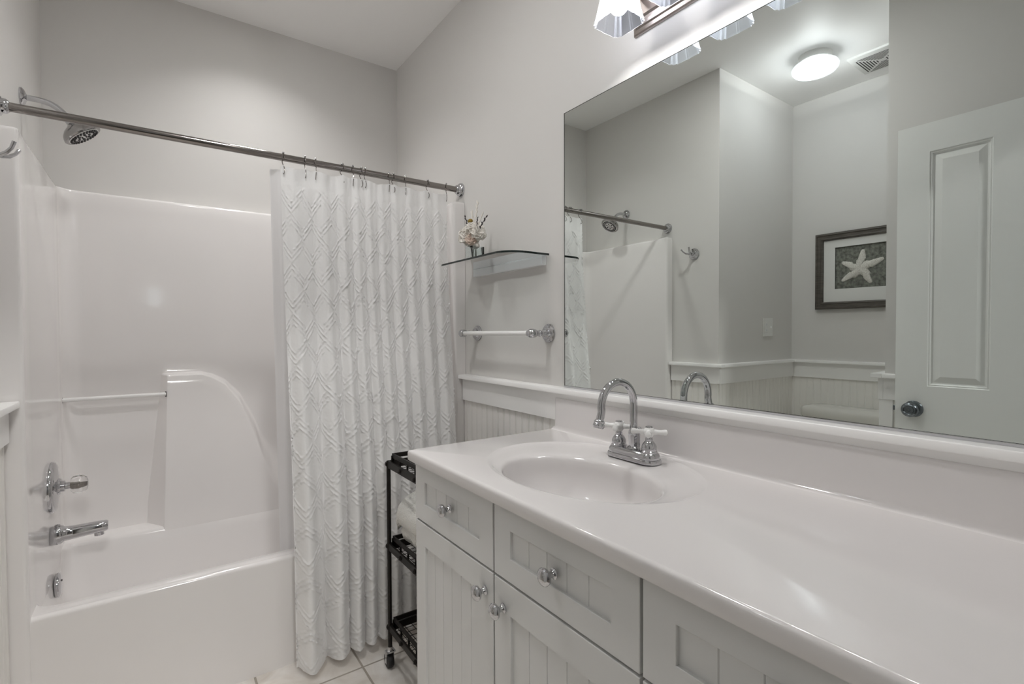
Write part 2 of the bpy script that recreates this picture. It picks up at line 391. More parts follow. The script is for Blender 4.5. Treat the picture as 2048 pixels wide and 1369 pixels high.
# valve, spout, shower head (on the left end)
YP = 2.335
v = thing('shower_valve', (IL, YP, .68), 'round chrome shower valve with clear acrylic knob above the tub spout', 'tap')
obj('escutcheon', MB().lathe((IL, YP, .688), (1, 0, 0), [(0, .088), (.006, .088), (.012, .083), (.015, .07), (.018, .045), (.02, .03), (.026, .026), (.026, 0)], 44), 'chrome', v, smooth=True)
obj('stem', MB().lathe((IL+.022, YP, .688), (1, 0, 0), [(0, .019), (.014, .019), (.016, .012), (.03, .012), (.03, 0)], 24), 'chrome', v, smooth=True)
kb = MB(); n = 48; loops = []
for d, r in ((.0, .012), (.002, .022), (.008, .029), (.025, .032), (.038, .029), (.046, .021), (.049, .010), (.0495, .0)):
    loops.append([(IL+.05+d, YP+math.cos(2*PI*k/n)*r*(1+.05*math.cos(8*2*PI*k/n)), .688+math.sin(2*PI*k/n)*r*(1+.05*math.cos(8*2*PI*k/n))) for k in range(n)])
kb.loft(loops, True, True)
obj('knob', kb, 'acrylic', v, smooth=True)
obj('knob_core', MB().lathe((IL+.052, YP, .688), (1, 0, 0), [(0, .009), (.022, .009), (.024, .006), (.036, .006), (.036, 0)], 12), 'nickel', v, smooth=True)

sp = thing('tub_spout', (IL, 2.306, .53), 'chrome tub spout projecting over the bathtub below the valve', 'spout')
mb = MB()
def secY(x, zc, h, w, n=20, e=3.2):
    out = []
    for k in range(n):
        a = 2*PI*k/n; c, s_ = math.cos(a), math.sin(a)
        out.append((x, 2.306+w/2*math.copysign(abs(c)**(2/e), c), zc+h/2*math.copysign(abs(s_)**(2/e), s_)))
    return out
mb.loft([secY(IL+x, z, h, w) for x, z, h, w in ((0, .527, .058, .056), (.002, .527, .061, .059), (.026, .527, .061, .059), (.03, .527, .056, .055), (.036, .5275, .046, .048), (.06, .528, .042, .046), (.12, .531, .038, .044), (.148, .532, .035, .042), (.154, .532, .028, .036))], True, True, True)
obj('body', mb, 'chrome', sp, smooth=True)
obj('outlet', MB().lathe((IL+.128, 2.306, .514), (.05, 0, -1), [(0, .014), (.012, .014), (.013, .012), (.008, .010), (.008, 0)], 20), 'chrome', sp, smooth=True)
obj('diverter', MB().lathe((IL+.018, 2.306, .555), (0, 0, 1), [(0, .008), (.006, .008), (.009, .004), (.009, 0)], 16), 'chrome', sp, smooth=True)

sh = thing('showerhead', (XL, 2.32, 2.02), 'round chrome shower head with black nozzles on a bent arm', 'shower head')
obj('flange', MB().lathe((XL, 2.318, 2.018), (1, 0, 0), [(0, .030), (.004, .030), (.010, .024), (.014, .014), (.016, .011), (.016, 0)], 32), 'chrome', sh, smooth=True)
AP = [(XL+.005, 2.318, 2.018)]
AP += [(XL+.04, 2.318, 2.018), (XL+.058, 2.318, 2.0165), (XL+.075, 2.318, 2.012), (XL+.09, 2.318, 2.004), (XL+.103, 2.318, 1.993), (XL+.122, 2.318, 1.972)]
obj('arm', MB().tube(AP, .0095, 16), 'chrome', sh, smooth=True)
ax = Vector((.60, .02, -.80)).normalized(); ho = Vector((XL+.120, 2.318, 1.974))
obj('ball_joint', MB().lathe(ho-ax*.006, ax, [(0, .009), (.004, .014), (.014, .0165), (.024, .0165), (.024, 0)], 20), 'chrome', sh, smooth=True)
hd = obj('head', MB().lathe(ho+ax*.018, ax, [(0, .017), (.006, .024), (.016, .042), (.028, .054), (.038, .0585), (.044, .060), (.048, .057), (.048, 0)], 48), 'chrome_shade', sh, smooth=True)
fo = ho+ax*.0665
obj('face_plate', MB().lathe(fo-ax*.0008, ax, [(0, .050), (.0015, .049), (.0022, .03), (.0025, 0)], 36), 'porcelain', hd, smooth=True)
a_ = ax.orthogonal().normalized(); b_ = ax.cross(a_); nz = MB()
for R_, cnt, rr in ((.0425, 26, .0044), (.033, 20, .0036), (.019, 6, .0052), (.0085, 4, .003)):
    for k in range(cnt):
        c = fo+(a_*math.cos(2*PI*k/cnt)+b_*math.sin(2*PI*k/cnt))*R_
        nz.lathe(c, ax, [(0, rr), (.0045, rr*.8), (.0045, 0)], 8)
obj('nozzles', nz, 'rubber', hd, smooth=True)

# ------------------------------------------------------------------ curtain rod, rings, curtain, liner
YR, ZRD = 1.978, 1.866
rod = thing('curtain_rod', (-.74, YR, ZRD), 'dark polished metal curtain rod spanning wall to wall above the tub', 'curtain rod')
obj('pole', MB().tube([(XL+.012, YR, ZRD), (-.012, YR, ZRD)], .0128, 24), 'nickel', rod, smooth=True)
for x, d in ((XL, 1), (0, -1)):
    obj('end_flange', MB().lathe((x, YR, ZRD), (d, 0, 0), [(0, .031), (.005, .031), (.012, .027), (.015, .021), (.024, .020), (.028, .0165), (.03, .0145), (.03, 0)], 32), 'chrome', rod, smooth=True)
RINGX = [-.745, -.669, -.631, -.532, -.489, -.457, -.441, -.340, -.322, -.268, -.166, -.075]
ORD = ['leftmost', 'second', 'third', 'fourth', 'fifth', 'sixth', 'seventh', 'eighth', 'ninth', 'tenth', 'eleventh', 'rightmost']
r0 = None
for i, x in enumerate(RINGX):
    lab = f'{ORD[i]} chrome wire curtain ring' + (' from the left' if 0 < i < 11 else '') + ' on the shower curtain rod'
    if r0 is None:
        r0 = thing('curtain_ring', (x, YR, ZRD), lab, 'curtain ring', 'rings along the shower curtain rod')
        pts = [(x, YR+.019*math.cos(math.radians(a)), ZRD-.003+.0195*math.sin(math.radians(a))) for a in range(200, -45, -12)]
        pts += [(x+.001, YR+.008, ZRD-.024), (x+.002, YR-.003, ZRD-.034), (x+.002, YR-.012, ZRD-.046), (x+.001, YR-.013, ZRD-.058), (x, YR-.006, ZRD-.062), (x, YR, ZRD-.056)]
        obj('wire', MB().tube(pts, .0014, 8), 'nickel', r0, smooth=True)
        bb = MB()
        for a in (60, 85, 110): bb.sphere((x, YR+.0195*math.cos(math.radians(a)), ZRD-.003+.020*math.sin(math.radians(a))), .0036, 10, 6)
        obj('roller_beads', bb, 'chrome', r0, smooth=True); rr = r0
    else:
        rr = r0.copy(); COL.objects.link(rr); rr.location = (x, YR, ZRD); rr['label'] = lab
        rr.rotation_euler = (0, 0, math.radians(random.uniform(-28, 28)))
        for ch in list(r0.children):
            c = ch.copy(); COL.objects.link(c); c.parent = rr

def cloth(name, nx, nz, ztop, zbot, xt, xb, ybase, ridges, amp, mat, pattern=None, sag=None):
    """hanging cloth as a dense grid; ridges = positions (0..1) of the folds standing out to the front"""
    s = np.linspace(0, 1, nx)[None, :]; t = np.linspace(0, 1, nz)[:, None]      # t 0 top .. 1 bottom
    ph = np.interp(s, [0]+ridges+[1], [-.5 if ridges[0] > .04 else -.2]+list(range(len(ridges)))+[len(ridges)-.5])
    zt = ztop - (sag(s) if sag else 0); zb = zbot(s)
    Z = zt*(1-t)+zb*t
    A = amp(s, t)
    wob = .35*np.sin(3.1*t+7*s)*t
    fold = np.cos(2*PI*(ph+wob*.12)); f2 = np.sin(2*PI*(ph+wob*.12))
    X = (xt[0]+(xt[1]-xt[0])*s)*(1-t)+(xb[0]+(xb[1]-xb[0])*s)*t + A*.28*f2*(s > .01)*(s < .99)
    Y = ybase(t)+0*s - A*fold - .35*A*np.cos(4*PI*ph+1.2)*(1-t*.4)
    if pattern is not None:
        h = pattern(s, t, Z)
        # displace along the surface normal
        P3 = np.stack([X, Y, Z], -1); dx = np.gradient(P3, axis=1); dz = np.gradient(P3, axis=0)
        N = np.cross(dx, dz); N /= np.linalg.norm(N, axis=-1, keepdims=True)+1e-12
        N *= np.sign(-N[..., 1:2]); N[..., 1] = np.where(N[..., 1] == 0, -1, N[..., 1])
        P3 = P3+N*h[..., None]; X, Y, Z = P3[..., 0], P3[..., 1], P3[..., 2]
    V = np.stack([X, Y, Z], -1).reshape(-1, 3)
    lo, hi = V.min(0), V.max(0); c = np.array([(lo[0]+hi[0])/2, (lo[1]+hi[1])/2, lo[2]])
    i = np.arange(nz-1)[:, None]*nx+np.arange(nx-1)[None, :]
    F = np.stack([i, i+nx, i+nx+1, i+1], -1).reshape(-1, 4)
    me = bpy.data.meshes.new(name)
    me.vertices.add(len(V)); me.vertices.foreach_set('co', (V-c).ravel())
    me.loops.add(F.size); me.loops.foreach_set('vertex_index', F.ravel().astype(np.int32))
    me.polygons.add(len(F)); me.polygons.foreach_set('loop_start', np.arange(0, F.size, 4, dtype=np.int32))
    me.update(calc_edges=True); me.validate(); me.shade_smooth(); me.materials.append(M[mat])
    o = bpy.data.objects.new(name, me); COL.objects.link(o); o.location = c
    return o
RID = [.075, .235, .335, .415, .49, .565, .655, .75, .845, .94]
def cur_amp(s, t):
    side = np.interp(s, [0, .08, .3, .45, 1], [.030, .036, .034, .022, .020])
    return side*(.15+.85*sstep_np(t)**1.25)
def sstep_np(t): t = np.clip(t, 0, 1); return t*t*(3-2*t)
def cur_pattern(s, t, Z):
    ncol = 9.6; U = s*ncol+.1*np.sin(5*t); V = Z/.185+.07*np.sin(2.4*np.floor(U))
    tri = np.abs(2*(U % 1)-1)
    h = np.zeros(np.broadcast(s, t).shape)
    noise = rng.normal(0, 1, h.shape)
    for k in range(2):
        noise = (noise+np.roll(noise, 1, 0)+np.roll(noise, -1, 0)+np.roll(noise, 1, 1)+np.roll(noise, -1, 1))/3.2
    noise /= noise.std()
    Vc = np.abs((V % 1)-.5); tent = .29*(1-tri)
    for off, w, g in ((0, .015, 1.), (.105, .015, .95), (.205, .014, .8)):
        h = np.maximum(h, g*np.exp(-((Vc-tent-off)/w)**2))
    body = sstep_np((1.768-Z)/.015)
    h = np.clip(h*(1+.45*noise), 0, 1.8)*body*.0030
    wr = .0025*np.sin(40*s+11*t)*np.sin(23*t+5*s)*(1-body)    # plain hem band crumples a little
    return h+.00015*noise+wr
RX = np.array(RINGX)
def cur_sag(s):
    x = -.755+(.680)*s; d = np.min(np.abs(x[..., None]-RX), axis=-1); return .012*np.clip(d/.05, 0, 1)**.7
cur = cloth('shower_curtain', 340, 640, 1.838, lambda s: np.interp(s, [0, .1, .25, .45, 1], [.022, .020, .03, .04, .05])+.003*np.sin(60*s),
      (-.755, -.075), (-.742, -.095), lambda t: 1.972-.118*sstep_np(t*1.25)*(t < 2), RID, cur_amp, 'curtain', cur_pattern, cur_sag)
tag(cur, 'white cotton shower curtain with tufted diamond pattern hanging outside the tub', 'shower curtain')
lin = cloth('shower_liner', 60, 60, 1.826, lambda s: .25+0*s, (-.785, -.12), (-.755, -.12), lambda t: 2.006+.055*t, [.05, .2, .34, .47, .6, .74, .88],
      lambda s, t: .007+.006*t+0*s, 'liner')
tag(lin, 'plain white vinyl liner hanging inside the tub behind the patterned curtain', 'shower liner')

# ------------------------------------------------------------------ robe hook on the left wall
hk = thing('robe_hook', (XL, 1.79, 1.68), 'chrome double robe hook on the left wall beside the shower', 'hook')
obj('rosette', MB().lathe((XL, 1.79, 1.682), (1, 0, 0), [(0, .034), (.004, .034), (.006, .030), (.009, .029), (.011, .022), (.016, .020), (.018, .012), (.03, .010), (.03, 0)], 32), 'chrome', hk, smooth=True)
for dy, dz in ((-.006, .004), (.02, 0)):
    pts = [(XL+.025, 1.79, 1.682), (XL+.042, 1.79+dy*.4, 1.679), (XL+.055, 1.79+dy, 1.683+dz), (XL+.065, 1.79+dy*1.6, 1.695+dz), (XL+.071, 1.79+dy*2, 1.708+dz*2)]
    obj('prong', MB().tube(pts, [.006, .0055, .005, .0045, .005], 12), 'chrome', hk, smooth=True)

# ------------------------------------------------------------------ glass shelf with flowers
SZ = 1.492
gs = thing('glass_shelf', (-.02, 1.6, SZ), 'clear glass wall shelf with rounded corners above the white towel bar', 'shelf')
def shelf_poly():
    y0, y1, d, r = 1.350, 1.872, .187, .075
    p = [(-.006, y0)] + [(-.006-(d-.006-r), y0)]
    p += [(-(d-r)-r*math.sin(math.radians(a)), y0+r-r*math.cos(math.radians(a))) for a in range(6, 91, 6)]
    p += [(-(d-r)-r*math.cos(math.radians(a)), y1-r+r*math.sin(math.radians(a))) for a in range(0, 91, 6)]
    p += [(-.006, y1)]
    return p
sp_ = shelf_poly()
mb = MB(); mb.loft([[(a, b, SZ) for a, b in sp_], [(a, b, SZ+.007) for a, b in sp_]], True, True, True)
mb.f = mb.f[-2:]                      # top and bottom faces; the polished edge is the part below
obj('pane', mb, 'glass', gs)
mb = MB(); mb.loft([[(a, b, z) for a, b in sp_] for z in (SZ, SZ+.007)], False)
obj('pane_edge', mb, 'edge', gs)
obj('support_strip', MB().box((-.022, 1.372, 1.460), (0, 1.842, SZ-.0002)).box((-.010, 1.372, SZ), (0, 1.842, 1.502)), 'shelfplastic', gs, bevel=.003)
FX, FY = -.095, 1.705
va = tag(obj('flower_vase', MB().loft([[(FX+a*w, FY+b*w, z) for a, b in ((-1, -1), (1, -1), (1, 1), (-1, 1))] for w, z in ((.026, SZ+.0075), (.027, SZ+.012), (.027, SZ+.070), (.0245, SZ+.070), (.0235, SZ+.016))], True, True, True), 'glass'),
    'small clear square glass vase on the left of the glass shelf', 'vase')
fl = thing('flower_bunch', (FX, FY, SZ+.012), 'bunch of white and blush dried flowers with dark sprigs in the glass vase', 'flowers')
mb = MB()
for dx, dy, hx, hy, h in ((-.008, .004, 0, .004, .10), (.006, -.004, .0, -.01, .10), (0, .008, -.01, .025, .12), (-.004, -.008, 0, -.02, .11)):
    mb.tube([(FX+dx, FY+dy, SZ+.0165), (FX+dx*.4+hx*.4, FY+dy*.4+hy*.4, SZ+.06), (FX+hx, FY+hy, SZ+h)], .0018, 6)
obj('stems', mb, 'stem', fl)
def rose(c, R_, mat, up=(-.55, -.70, .45)):
    """a full bloom of cupped petals opening along `up`"""
    mb = MB(); up = Vector(up).normalized(); rot = Vector((0, 0, 1)).rotation_difference(up); c = Vector(c)
    for n_, tilt, size, rad in ((3, 82, .55, .10), (5, 66, .75, .22), (6, 46, .92, .30), (7, 22, 1.0, .34), (7, -4, 1.0, .30)):
        a0 = random.uniform(0, 6)
        for k in range(n_):
            a = a0+2*PI*k/n_+random.uniform(-.15, .15); t_ = math.radians(tilt+random.uniform(-8, 8)); loops = []
            rd = Vector((math.cos(a), math.sin(a), 0)); e1 = Vector((math.cos(a)*math.cos(t_), math.sin(a)*math.cos(t_), math.sin(t_))); e2 = Vector((-math.sin(a), math.cos(a), 0)); nn = e1.cross(e2)
            for i in range(8):
                u = i/7; w = size*R_*.55*math.sin(PI*min(1, .16+u*.76))**.8
                loops.append([c+rot @ (rd*R_*rad+e1*(u*R_*size*.8)+e2*(w*q)+nn*(R_*.20*q*q-R_*.30*u*u+.0014*math.sin(9*q+5*u+k)*u)) for q in (-1, -.7, -.35, 0, .35, .7, 1)])
            mb.loft(loops, False)
    return obj('rose', mb, mat, fl, smooth=True, solid=.0010, angle=180)
rose((FX-.018, FY+.012, 1.606), .040, 'petal'); rose((FX-.004, FY-.010, 1.636), .032, 'petal', (-.3, -.6, .75)); rose((FX-.024, FY-.012, 1.588), .022, 'petal_blush')
rose((FX-.010, FY+.030, 1.626), .026, 'petal', (-.5, -.2, .8)); rose((FX-.004, FY-.036, 1.612), .028, 'petal', (-.2, -.9, .4))
obj('small_bloom', MB().sphere((FX-.004, FY-.012, 1.566), .016, 12, 8, (1, 1.3, .8)), 'petal', fl, smooth=True)
obj('mustard_ball', MB().sphere((FX-.005, FY+.024, 1.668), .0105, 16, 10), 'mustard', fl, smooth=True)
def sprig(pts, leaf, mat, n_=7, name='sprig'):
    mb = MB(); mb.tube(pts, .0009, 5); p = [Vector(q) for q in pts]
    for k in range(n_):
        u = .45+.55*k/(n_-1); q = u*(len(p)-1); i = min(int(q), len(p)-2); b0 = p[i].lerp(p[i+1], q-i)
        d = (p[-1]-p[0]).normalized(); sd = Vector((.3*random.uniform(-1, 1), (1 if k % 2 else -1), .5)).normalized()
        mb.tube([b0, b0+(sd*.6+d)*leaf*.5, b0+(sd*.6+d)*leaf], [.0005, leaf*.28, .0004], 6)
    return obj(name, mb, mat, fl, smooth=True)
sprig([(FX, FY+.01, 1.60), (FX-.002, FY+.035, 1.635), (FX-.004, FY+.066, 1.690)], .011, 'twig')
sprig([(FX, FY-.01, 1.60), (FX, FY-.035, 1.628), (FX, FY-.080, 1.662)], .012, 'twig')
sprig([(FX, FY-.005, 1.62), (FX, FY-.018, 1.65), (FX-.004, FY-.028, 1.668)], .008, 'twig', 5)
sprig([(FX, FY, 1.62), (FX, FY-.01, 1.68), (FX, FY-.022, 1.728)], .014, 'petal', 8, 'pale_grass')
sprig([(FX, FY, 1.62), (FX, FY+.012, 1.67), (FX, FY+.02, 1.70)], .012, 'petal', 7, 'pale_grass')
sprig([(FX, FY-.01, 1.62), (FX, FY-.04, 1.66), (FX, FY-.062, 1.682)], .010, 'petal', 6, 'pale_grass')

# ------------------------------------------------------------------ towel bar on the right wall
tb = thing('towel_bar', (0, 1.6, 1.219), 'white porcelain towel bar with chrome posts on the right wall under the glass shelf', 'towel bar')
for y in (1.359, 1.838):
    p = obj('post', MB().lathe((0, y, 1.219), (-1, 0, 0), [(0, .033), (.004, .033), (.006, .029), (.010, .028), (.012, .022), (.018, .020), (.021, .012), (.028, .010), (.034, .0085), (.044, .012), (.05, .0095), (.056, .010), (.058, .012), (.066, .0155), (.076, .0165), (.086, .0150), (.092, .009), (.094, 0)], 30), 'chrome', tb, smooth=True)
obj('bar', MB().tube([(-.077, 1.358, 1.219), (-.077, 1.839, 1.219)], .0095, 20), 'porcelain', tb, smooth=True)
for y, d in ((1.358, -1), (1.839, 1)):
    obj('end_cap', MB().lathe((-.077, y-d*.022, 1.219), (0, d, 0), [(0, .0108), (.014, .0108), (.03, .0125), (.036, .010), (.04, 0)], 20), 'chrome', tb, smooth=True)

# ------------------------------------------------------------------ vanity cabinet
XF = -.535; VY1, VY0 = 1.312, .060
vc = thing('vanity_cabinet', (-.27, .7, 0), 'white bathroom vanity cabinet with beadboard doors and drawers under the countertop', 'cabinet')
mb = MB().box((XF+.021, VY0, .10), (-.012, VY0+.016, .858)).box((XF+.021, VY1-.016, .10), (-.012, VY1, .858)).box((XF+.021, VY0+.016, .10), (-.012, VY1-.016, .118)).box((-.02, VY0+.016, .118), (-.012, VY1-.016, .858))
mb.box((-.47, VY0+.01, 0), (-.45, VY1-.01, .10)).box((XF+.021, VY0+.016, .118), (XF+.035, VY1-.016, .858))
obj('body', mb, 'cab', vc, bevel=.001, seg=1)
obj('shadow_rail', MB().box((XF+.0195, VY0+.002, .105), (XF+.0215, VY1-.004, .850)), 'dark', vc)  # dark sheet behind the fronts: shade of the gaps put in as colour
def front(name, y0, y1, z0, z1, sy, sz0, sz1, planks):
    """shaker front with a recessed beadboard panel, facing -x"""
    x0, x1 = XF, XF+.019; c = .0014
    R = lambda x, ya, yb_, za, zb: [(x, ya, za), (x, yb_, za), (x, yb_, zb), (x, ya, zb)]
    ia, ib, ja, jb = y0+sy, y1-sy, z0+sz0, z1-sz1
    mb = MB().loft([R(x1, y0, y1, z0, z1), R(x0+c, y0, y1, z0, z1), R(x0+c*.3, y0+c*.3, y1-c*.3, z0+c*.3, z1-c*.3), R(x0, y0+c, y1-c, z0+c, z1-c),
                    R(x0, ia-c*.7, ib+c*.7, ja-c*.7, jb+c*.7), R(x0+c*.7, ia, ib, ja, jb), R(x1, ia, ib, ja, jb)], True)
    a, b = y0+sy, y1-sy; w = (b-a)/planks; prof = [(x1-.002, a)]
    for k in range(planks):
        ya, yb_ = a+k*w, a+(k+1)*w
        prof += [(x0+.0065+(.002 if k else 0), ya), (x0+.0065, ya+.0016), (x0+.0065, yb_-.0016)]
    prof += [(x0+.0065, b), (x1-.002, b)]
    o = obj(name, mb, 'cab', vc)
    obj('panel', MB().loft([[(p, q, z) for p, q in prof] for z in (z0+sz0-.002, z1-sz1+.002)], True, True, True), 'cab', o)
    return o
def cab_knob(parent, y, z):
    obj('knob', MB().lathe((XF, y, z), (-1, 0, 0), [(0, .0105), (.002, .0105), (.0045, .0075), (.009, .0058), (.013, .0062), (.016, .0105), (.020, .0158), (.025, .0172), (.029, .0150), (.0325, .009), (.0335, 0)], 28), 'chrome', parent, smooth=True)
d = front('drawer', .911, VY1, .697, .855, .058, .05, .047, 5); cab_knob(d, 1.108, .778)
d = front('drawer', .501, .905, .697, .855, .060, .05, .049, 5); cab_knob(d, .703, .774)
d = front('drawer', VY0+.006, .495, .697, .855, .060, .05, .049, 5); cab_knob(d, .292, .774)
d = front('door', .911, VY1, .108, .691, .058, .06, .063, 6); cab_knob(d, .943, .641)
d = front('door', .501, .905, .108, .691, .060, .06, .066, 5); cab_knob(d, .870, .633)
d = front('drawer', VY0+.006, .495, .405, .691, .060, .06, .06, 5); cab_knob(d, .292, .55)
d = front('drawer', VY0+.006, .495, .108, .399, .060, .06, .06, 5); cab_knob(d, .292, .25)

# ------------------------------------------------------------------ countertop with integral bowl and backsplash
ZK = .892; KX0, KX1, KY0, KY1 = -.557, -.002, .048, 1.316
vt = thing('vanity_countertop', (-.28, .7, ZK-.03), 'glossy off-white countertop with moulded oval sink and backsplash', 'countertop')
OC, OA, OB = (-.272, .886), .222, .292      # outer rim ellipse
IC, IA, IB2 = (-.325, .866), .156, .214     # bowl ellipse
def rect_ring(o, x0, x1, y0, y1, angs, z):
    out = []
    for a in angs:
        c, s_ = math.cos(a), math.sin(a)
        tx = ((x1-o[0])/c if c > 1e-9 else (x0-o[0])/c if c < -1e-9 else 1e9); ty = ((y1-o[1])/s_ if s_ > 1e-9 else (y0-o[1])/s_ if s_ < -1e-9 else 1e9)
        t_ = min(tx, ty); out.append((o[0]+c*t_, o[1]+s_*t_, z))
    return out
angs = sorted([2*PI*k/160 for k in range(160)]+[math.atan2(y-OC[1], x-OC[0]) % (2*PI) for x in (KX0, KX1) for y in (KY0, KY1)])
def ell(c, a, b, z):
    # same polar direction parameter, converted to the ellipse's own angle
    return [(c[0]+a*math.cos(t_)*1.0, c[1]+b*math.sin(t_), z) for t_ in [math.atan2(math.sin(q)/b, math.cos(q)/a) for q in angs]]
def mixe(u, z):
    c = (OC[0]+(IC[0]-OC[0])*u, OC[1]+(IC[1]-OC[1])*u); return ell(c, OA+(IA-OA)*u, OB+(IB2-OB)*u, z)
e = .009; loops = [rect_ring(OC, KX0+.004, KX1, KY0, KY1-.004, angs, ZK-.032), rect_ring(OC, KX0, KX1, KY0, KY1, angs, ZK-.028)]
for a in (0, 22, 45, 68, 90):
    q = e*(1-math.cos(math.radians(a))); h = e*math.sin(math.radians(a))
    loops.append(rect_ring(OC, KX0+q, KX1, KY0, KY1-q, angs, ZK-e+h))
loops += [ell(OC, OA+.010, OB+.010, ZK), ell(OC, OA+.004, OB+.004, ZK+.0012), ell(OC, OA, OB, ZK+.0010), ell(OC, OA-.005, OB-.005, ZK-.0014), ell(OC, OA-.010, OB-.010, ZK-.0024),
          mixe(.4, ZK-.004), mixe(.7, ZK-.0058), mixe(.85, ZK-.0074), mixe(.93, ZK-.0094), mixe(.98, ZK-.0125), mixe(1.01, ZK-.0165), mixe(1.03, ZK-.022)]
for k in range(1, 15):
    u = k/14; sc = math.cos(u*PI/2*.93)**.62; dep = .026+.116*math.sin(u*PI/2)**1.1
    loops.append(ell((IC[0]+.02*u, IC[1]), IA*sc*.962, IB2*sc*.968, ZK-dep))
mb = MB(); mb.loft(loops, True, False, True)
obj('counter', mb, 'ctop', vt, smooth=True, angle=60)
mb = MB(); r = .014
prof = [(-.001, ZK-.002), (-.026-r, ZK-.0005)] + [(-.026-r+r*math.cos(math.radians(a))*1.0, ZK+r+r*math.sin(math.radians(a))) for a in range(-90, 1, 15)] + [(-.026, .993), (-.0245, .997), (-.021, .9985), (-.001, .9985)]
ys = [KY0, KY0+.3, .7, 1.0, 1.290, 1.298, 1.303, 1.305]; ins = [0, 0, 0, 0, 0, .0015, .006, .012]
mb.loft([[(min(-.001, p+i_) if z > ZK+r*.5 else p, y, z) for p, z in prof] for y, i_ in zip(ys, ins)], True, True, True)
obj('backsplash', mb, 'ctop', vt, smooth=True, angle=50)
obj('drain', MB().lathe((IC[0]+.02, IC[1], ZK-.1425), (0, 0, 1), [(0, .024), (.003, .024), (.004, .018), (.001, .016), (.004, .012), (.005, 0)], 28), 'chrome', vt, smooth=True)

# ------------------------------------------------------------------ faucet
FXc, FYc, ZF = -.112, .878, ZK-.003
fa = thing('faucet', (FXc, FYc, ZF), 'chrome gooseneck basin faucet with two white porcelain cross handles', 'faucet')
mb = MB()
def stad(hw, r_, z, n=14):
    p = [(FXc+r_*math.cos(math.radians(a)), FYc+hw+r_*math.sin(math.radians(a)), z) for a in np.linspace(0, 180, n)]
    p += [(FXc+r_*math.cos(math.radians(a)), FYc-hw+r_*math.sin(math.radians(a)), z) for a in np.linspace(180, 360, n)]
    return p
mb.loft([stad(.052, r_, ZF+z) for z, r_ in ((0, .030), (.006, .0305), (.010, .029), (.0115, .026), (.016, .0265), (.022, .025), (.0265, .021), (.028, .0175), (.028, .0))], True, True, True)
obj('base_plate', mb, 'chrome', fa, smooth=True, angle=35)
def handle(dy, rot):
    y = FYc+dy; z0 = ZF+.026
    h = obj('handle', MB().lathe((FXc, y, z0), (0, 0, 1), [(0, .0205), (.004, .0205), (.006, .0185), (.010, .0190), (.018, .0185), (.024, .015), (.029, .011), (.031, .0085), (.034, .0095), (.036, .0085), (.040, .0085), (.040, 0)], 28), 'chrome', fa, smooth=True)
    zc = z0+.053; mb = MB()
    mb.lathe((FXc, y, zc-.014), (0, 0, 1), [(0, .0075), (.003, .011), (.012, .0155), (.02, .0140), (.025, .010), (.025, 0)], 24)
    for k in range(4):
        a = rot+k*PI/2; dr = (math.cos(a), math.sin(a), 0)
        mb.lathe((FXc+dr[0]*.006, y+dr[1]*.006, zc), dr, [(0, .0085), (.010, .0070), (.018, .0058), (.026, .0068), (.033, .0082), (.037, .0075), (.0395, .004), (.040, 0)], 16)
    c = obj('cross_grip', mb, 'porcelain', h, smooth=True)
    obj('button', MB().lathe((FXc, y, zc+.0095), (0, 0, 1), [(0, .0095), (.003, .0095), (.005, .008), (.006, 0)], 20), 'chrome', h, smooth=True)
handle(.051, .5); handle(-.051, .62)
s_ = obj('spout', MB(), 'chrome', fa) if False else None
mb = MB(); zr = ZF+.028
mb.lathe((FXc, FYc, zr-.004), (0, 0, 1), [(0, .018), (.006, .0165), (.010, .0125), (.014, .0135), (.040, .0145), (.048, .0140), (.052, .0112), (.054, .0112), (.054, 0)], 10)
obj('spout_collar', mb, 'chrome', fa, smooth=True, angle=30)
R_ = .060; zc = zr+.118
pts = [(FXc, FYc, zr+.045), (FXc, FYc, zr+.075), (FXc, FYc, zr+.10)]
pts += [(FXc-R_+R_*math.cos(math.radians(a)), FYc, zc+R_*math.sin(math.radians(a))*1.0) for a in range(0, 196, 10)]
lx, ly, lz = pts[-1]; pts += [(lx-.004, ly, lz-.015), (lx-.007, ly, lz-.024)]
sp2 = obj('spout', MB().tube(pts, .0098, 20), 'chrome', fa, smooth=True)
tipd = Vector((-.26, 0, -.96)).normalized()
obj('aerator', MB().lathe(Vector(pts[-1])-tipd*.004, tipd, [(0, .0105), (.003, .0135), (.006, .0138), (.008, .0125), (.011, .0145), (.016, .0150), (.0195, .0125), (.021, .0125), (.021, .0098), (.017, .009), (.017, 0)], 24), 'chrome', sp2, smooth=True)
obj('lift_rod', MB().tube([(FXc+.022, FYc, ZF+.026), (FXc+.022, FYc, ZF+.07)], .0028, 10).lathe((FXc+.022, FYc, ZF+.068), (0, 0, 1), [(0, .003), (.003, .0055), (.010, .0065), (.013, .004), (.014, 0)], 14), 'chrome', fa, smooth=True)

# ------------------------------------------------------------------ mirror
MY0, MY1, MZ0, MZ1 = .075, 1.270, 1.0375, 1.957
mi = thing('wall_mirror', (0, .67, MZ0), 'large frameless wall mirror resting on the rail above the countertop', 'mirror')
obj('glass', MB().box((-.0045, MY0, MZ0), (-.0005, MY1, MZ1)), 'mirror', mi)
obj('edge', MB().box((-.0052, MY1, MZ0), (-.0005, MY1+.0018, MZ1)).box((-.0052, MY0, MZ1), (-.0005, MY1+.0018, MZ1+.0012)), 'edge', mi)
obj('channel', MB().box((-.008, MY0, MZ0-.0018), (-.0005, MY1, MZ0)).box((-.008, MY0, MZ0), (-.0065, MY1, MZ0+.004)), 'chrome', mi)

